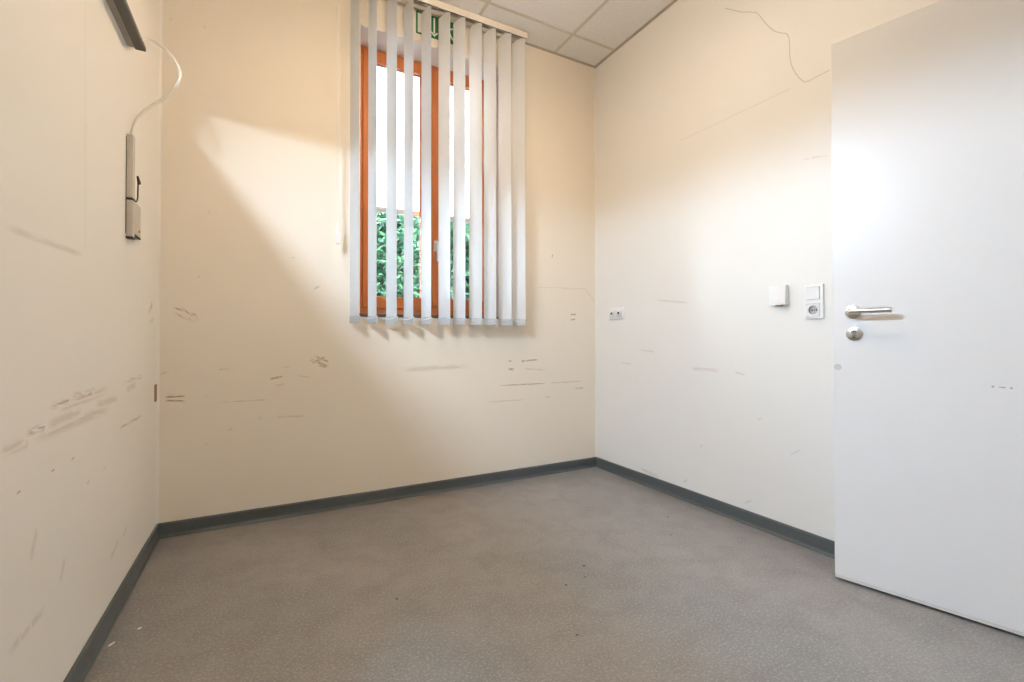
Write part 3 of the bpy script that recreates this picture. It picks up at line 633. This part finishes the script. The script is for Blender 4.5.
# strip lamp: dark tray below, light strip on a white back plate, hood above
ra = empty('wall_lamp', (LX, -1.4, 2.025), 'dark grey linear wall lamp mounted high along the left wall', 'wall lamp')
ye, yn = -0.578, -2.2
mb = MB(); P = [(0.022, 2.025), (0.050, 2.025), (0.053, 2.028), (0.053, 2.040), (0.050, 2.040), (0.050, 2.030), (0.022, 2.030)]
mb.sweep(None, [(LX + o, yn, z) for o, z in P], [(LX + o, ye, z) for o, z in P]); mb.build('tray', [M_grey], ra)
mb = MB(); mb.box(LX + 0.0005, LX + 0.0218, yn, ye - 0.004, 2.027, 2.0325); mb.build('shaded_flange', [mat('shade_grey_metal', (0.36, 0.33, 0.29), 0.5, 0.2)], ra)  # support flange; its grey also paints in the shade between tray and wall
mb = MB(); mb.box(LX + 0.0219, LX + 0.0535, ye, ye + 0.003, 2.0245, 2.0405, 0.0008); mb.build('end_cap', [M_grey], ra)
mb = MB(); mb.box(LX + 0.0005, LX + 0.008, yn, -0.615, 2.033, 2.152); o = mb.build('back_plate', [M_white], ra); o['label'] = 'white back plate of the wall lamp'
mb = MB(); mb.box(LX + 0.0082, LX + 0.018, -1.95, -1.31, 2.085, 2.093); o = mb.build('light_strip', [mat('lit_strip', (0.8, 0.8, 0.8), 0.5, emit=(STRIP_COLOR, STRIP_STRENGTH))], ra); o['label'] = 'glowing white light strip'
mb = MB(); P = [(0.0085, 2.152), (0.0085, 2.148), (0.080, 2.148), (0.080, 2.082), (0.083, 2.082), (0.083, 2.152)]
mb.sweep(None, [(LX + o, yn, z) for o, z in P], [(LX + o, -1.0, z) for o, z in P])
P = [(0.0085, 2.0405), (0.071, 2.0405), (0.071, 2.112), (0.083, 2.112), (0.083, 2.152), (0.0085, 2.152)]
mb.prism([(LX + o, -1.0, z) for o, z in P], (0, 0.003, 0)); mb.build('hood', [M_grey], ra)
# cable trunk
tr = empty('cable_duct', (LX, -0.57, 1.32), 'narrow vertical beige cable duct with open cover on the left wall', 'cable duct')
y0, y1 = -0.590, -0.560
mb = MB(); mb.box(LX + 0.0005, LX + 0.021, y0, y1, 1.467, 1.700, 0.0015); mb.build('upper_channel', [M_duct], tr)
mb = MB(); mb.box(LX + 0.0005, LX + 0.021, y0 + 0.002, y1 - 0.002, 1.325, 1.459, 0.0015); mb.build('lower_channel', [M_duct], tr)
mb = MB(); mb.box(LX + 0.002, LX + 0.0195, y0 + 0.003, y1 - 0.003, 1.4585, 1.4675); mb.build('joint', [M_rubber], tr)
mb = MB(); mb.box(LX + 0.0005, LX + 0.0225, y0 + 0.001, y1 + 0.001, 1.317, 1.3245, 0.001); mb.build('end_cap', [M_rubber], tr)
mb = MB(); mb.box(LX + 0.017, LX + 0.020, y1 + 0.003, -0.462, 1.342, 1.462, 0.001); mb.box(LX + 0.0005, LX + 0.0168, -0.475, -0.463, 1.35, 1.456)
cv = mb.build('side_cover', [M_duct], tr)
mb = MB(); mb.cyl((LX + 0.020, -0.49, 1.362), (LX + 0.0225, -0.49, 1.362), 0.005, seg=14); mb.build('screw', [M_steel_dark], cv)
mb = MB(); mb.box(LX + 0.0006, LX + 0.021, y1 + 0.004, -0.462, 1.335, 1.3405, 0.001); mb.build('end_lip', [M_rubber], cv)
mb = MB(); mb.tube([(LX + 0.0225, -0.585, 1.463), (LX + 0.0225, -0.562, 1.461), (LX + 0.0225, -0.545, 1.464), (LX + 0.0225, -0.532, 1.474), (LX + 0.0225, -0.525, 1.487), (LX + 0.0225, -0.522, 1.54), (LX + 0.0225, -0.522, 1.556)], 0.0024, 8)
mb.prism([(LX + 0.0195, -0.532, 1.566), (LX + 0.0195, -0.490, 1.552), (LX + 0.0195, -0.500, 1.542), (LX + 0.0195, -0.522, 1.546)], (0.006, 0, 0))
o = mb.build('retaining_hook', [M_rubber], tr); o['label'] = 'black bent wire hook'
mb = MB(); mb.box(LX + 0.0004, LX + 0.0020, y0 - 0.0018, y1, 1.335, 1.69); mb.build('shadow_strip', [M_rubber], tr)  # thin black strip drawn in for the shade line behind the duct
# white cable looping from the rail to the trunk
P = [(-2.592, -0.575, 2.052), (-2.575, -0.560, 2.084), (-2.548, -0.552, 2.083), (-2.509, -0.55, 2.057), (-2.478, -0.55, 2.011), (-2.471, -0.55, 1.97), (-2.487, -0.55, 1.923), (-2.521, -0.55, 1.875), (-2.556, -0.552, 1.838), (-2.585, -0.558, 1.800), (-2.602, -0.566, 1.762), (-2.611, -0.574, 1.720), (-2.615, -0.575, 1.680)]
def smooth_path(P, n=6):
    P = [Vector(p) for p in P]; out = []
    for i in range(len(P) - 1):
        a, b, c, d = P[max(i - 1, 0)], P[i], P[i + 1], P[min(i + 2, len(P) - 1)]
        for k in range(n):
            t = k / n; out.append(0.5 * ((2 * b) + (c - a) * t + (2 * a - 5 * b + 4 * c - d) * t * t + (3 * b - a - 3 * c + d) * t ** 3))
    return out + [P[-1]]
mb = MB(); mb.tube(smooth_path(P), 0.0052, 12)
o = mb.build('cable', [M_cable], origin=(-2.55, -0.55, 1.72), smooth=True); tag(o, 'white cable looping from the dark wall lamp down to the beige duct', 'cable')
# brown strip of missing paint at the corner
mb = MB(); mb.box(LX + 0.0002, LX + 0.0012, -0.075, -0.022, 0.655, 0.735); mb.build('trim_7', [mat('brown_bare_plaster', (0.33, 0.17, 0.09), 0.8)])
bpy.data.objects['trim_7']['kind'] = 'structure'

# ================================================================== SMALL DEBRIS
def chip(x, y, ln, wd, rot, label):
    mb = MB(); c, s = math.cos(rot), math.sin(rot)
    pts = [(-0.5, -0.3), (-0.1, -0.5), (0.5, -0.1), (0.45, 0.3), (0.0, 0.5), (-0.45, 0.2)]
    mb.prism([(a * ln * c - b * wd * s, a * ln * s + b * wd * c, 0.0) for a, b in pts], (0, 0, 0.002))
    o = mb.build('paint_chip', [M_white]); o.location = (x, y, 0.0006); tag(o, label, 'paint chip', 'paint chips on the floor'); return o
chip(-2.590, -0.886, 0.022, 0.009, 0.95, 'larger white paint chip on the floor beside the left skirting')
chip(-2.532, -0.828, 0.012, 0.010, 0.4, 'tiny white paint chip on the floor beyond the larger one')

# ================================================================== CEILING LIGHT (above the camera's view)
lx0, lx1, ly0, ly1 = -1.4875, -1.1275, -1.3525, -0.9925
lm = empty('ceiling_light', ((lx0 + lx1) / 2, (ly0 + ly1) / 2, 2.72), 'square opal ceiling light hung on thin wires below the tiles', 'ceiling light')
mb = MB(); mb.box(lx0, lx1, ly0, ly1, 2.72, 2.80, 0.01); mb.build('opal_body', [mat('lit_diffuser', (0.8, 0.8, 0.8), 0.5, emit=(LAMP_COLOR, LAMP_STRENGTH))], lm)
for x in (lx0 + 0.05, lx1 - 0.05):
    for y in (ly0 + 0.05, ly1 - 0.05):
        mb = MB(); mb.cyl((x, y, 2.80), (x, y, H - 0.0005), 0.0012, seg=8); mb.build('hanging_wire', [M_steel], lm)
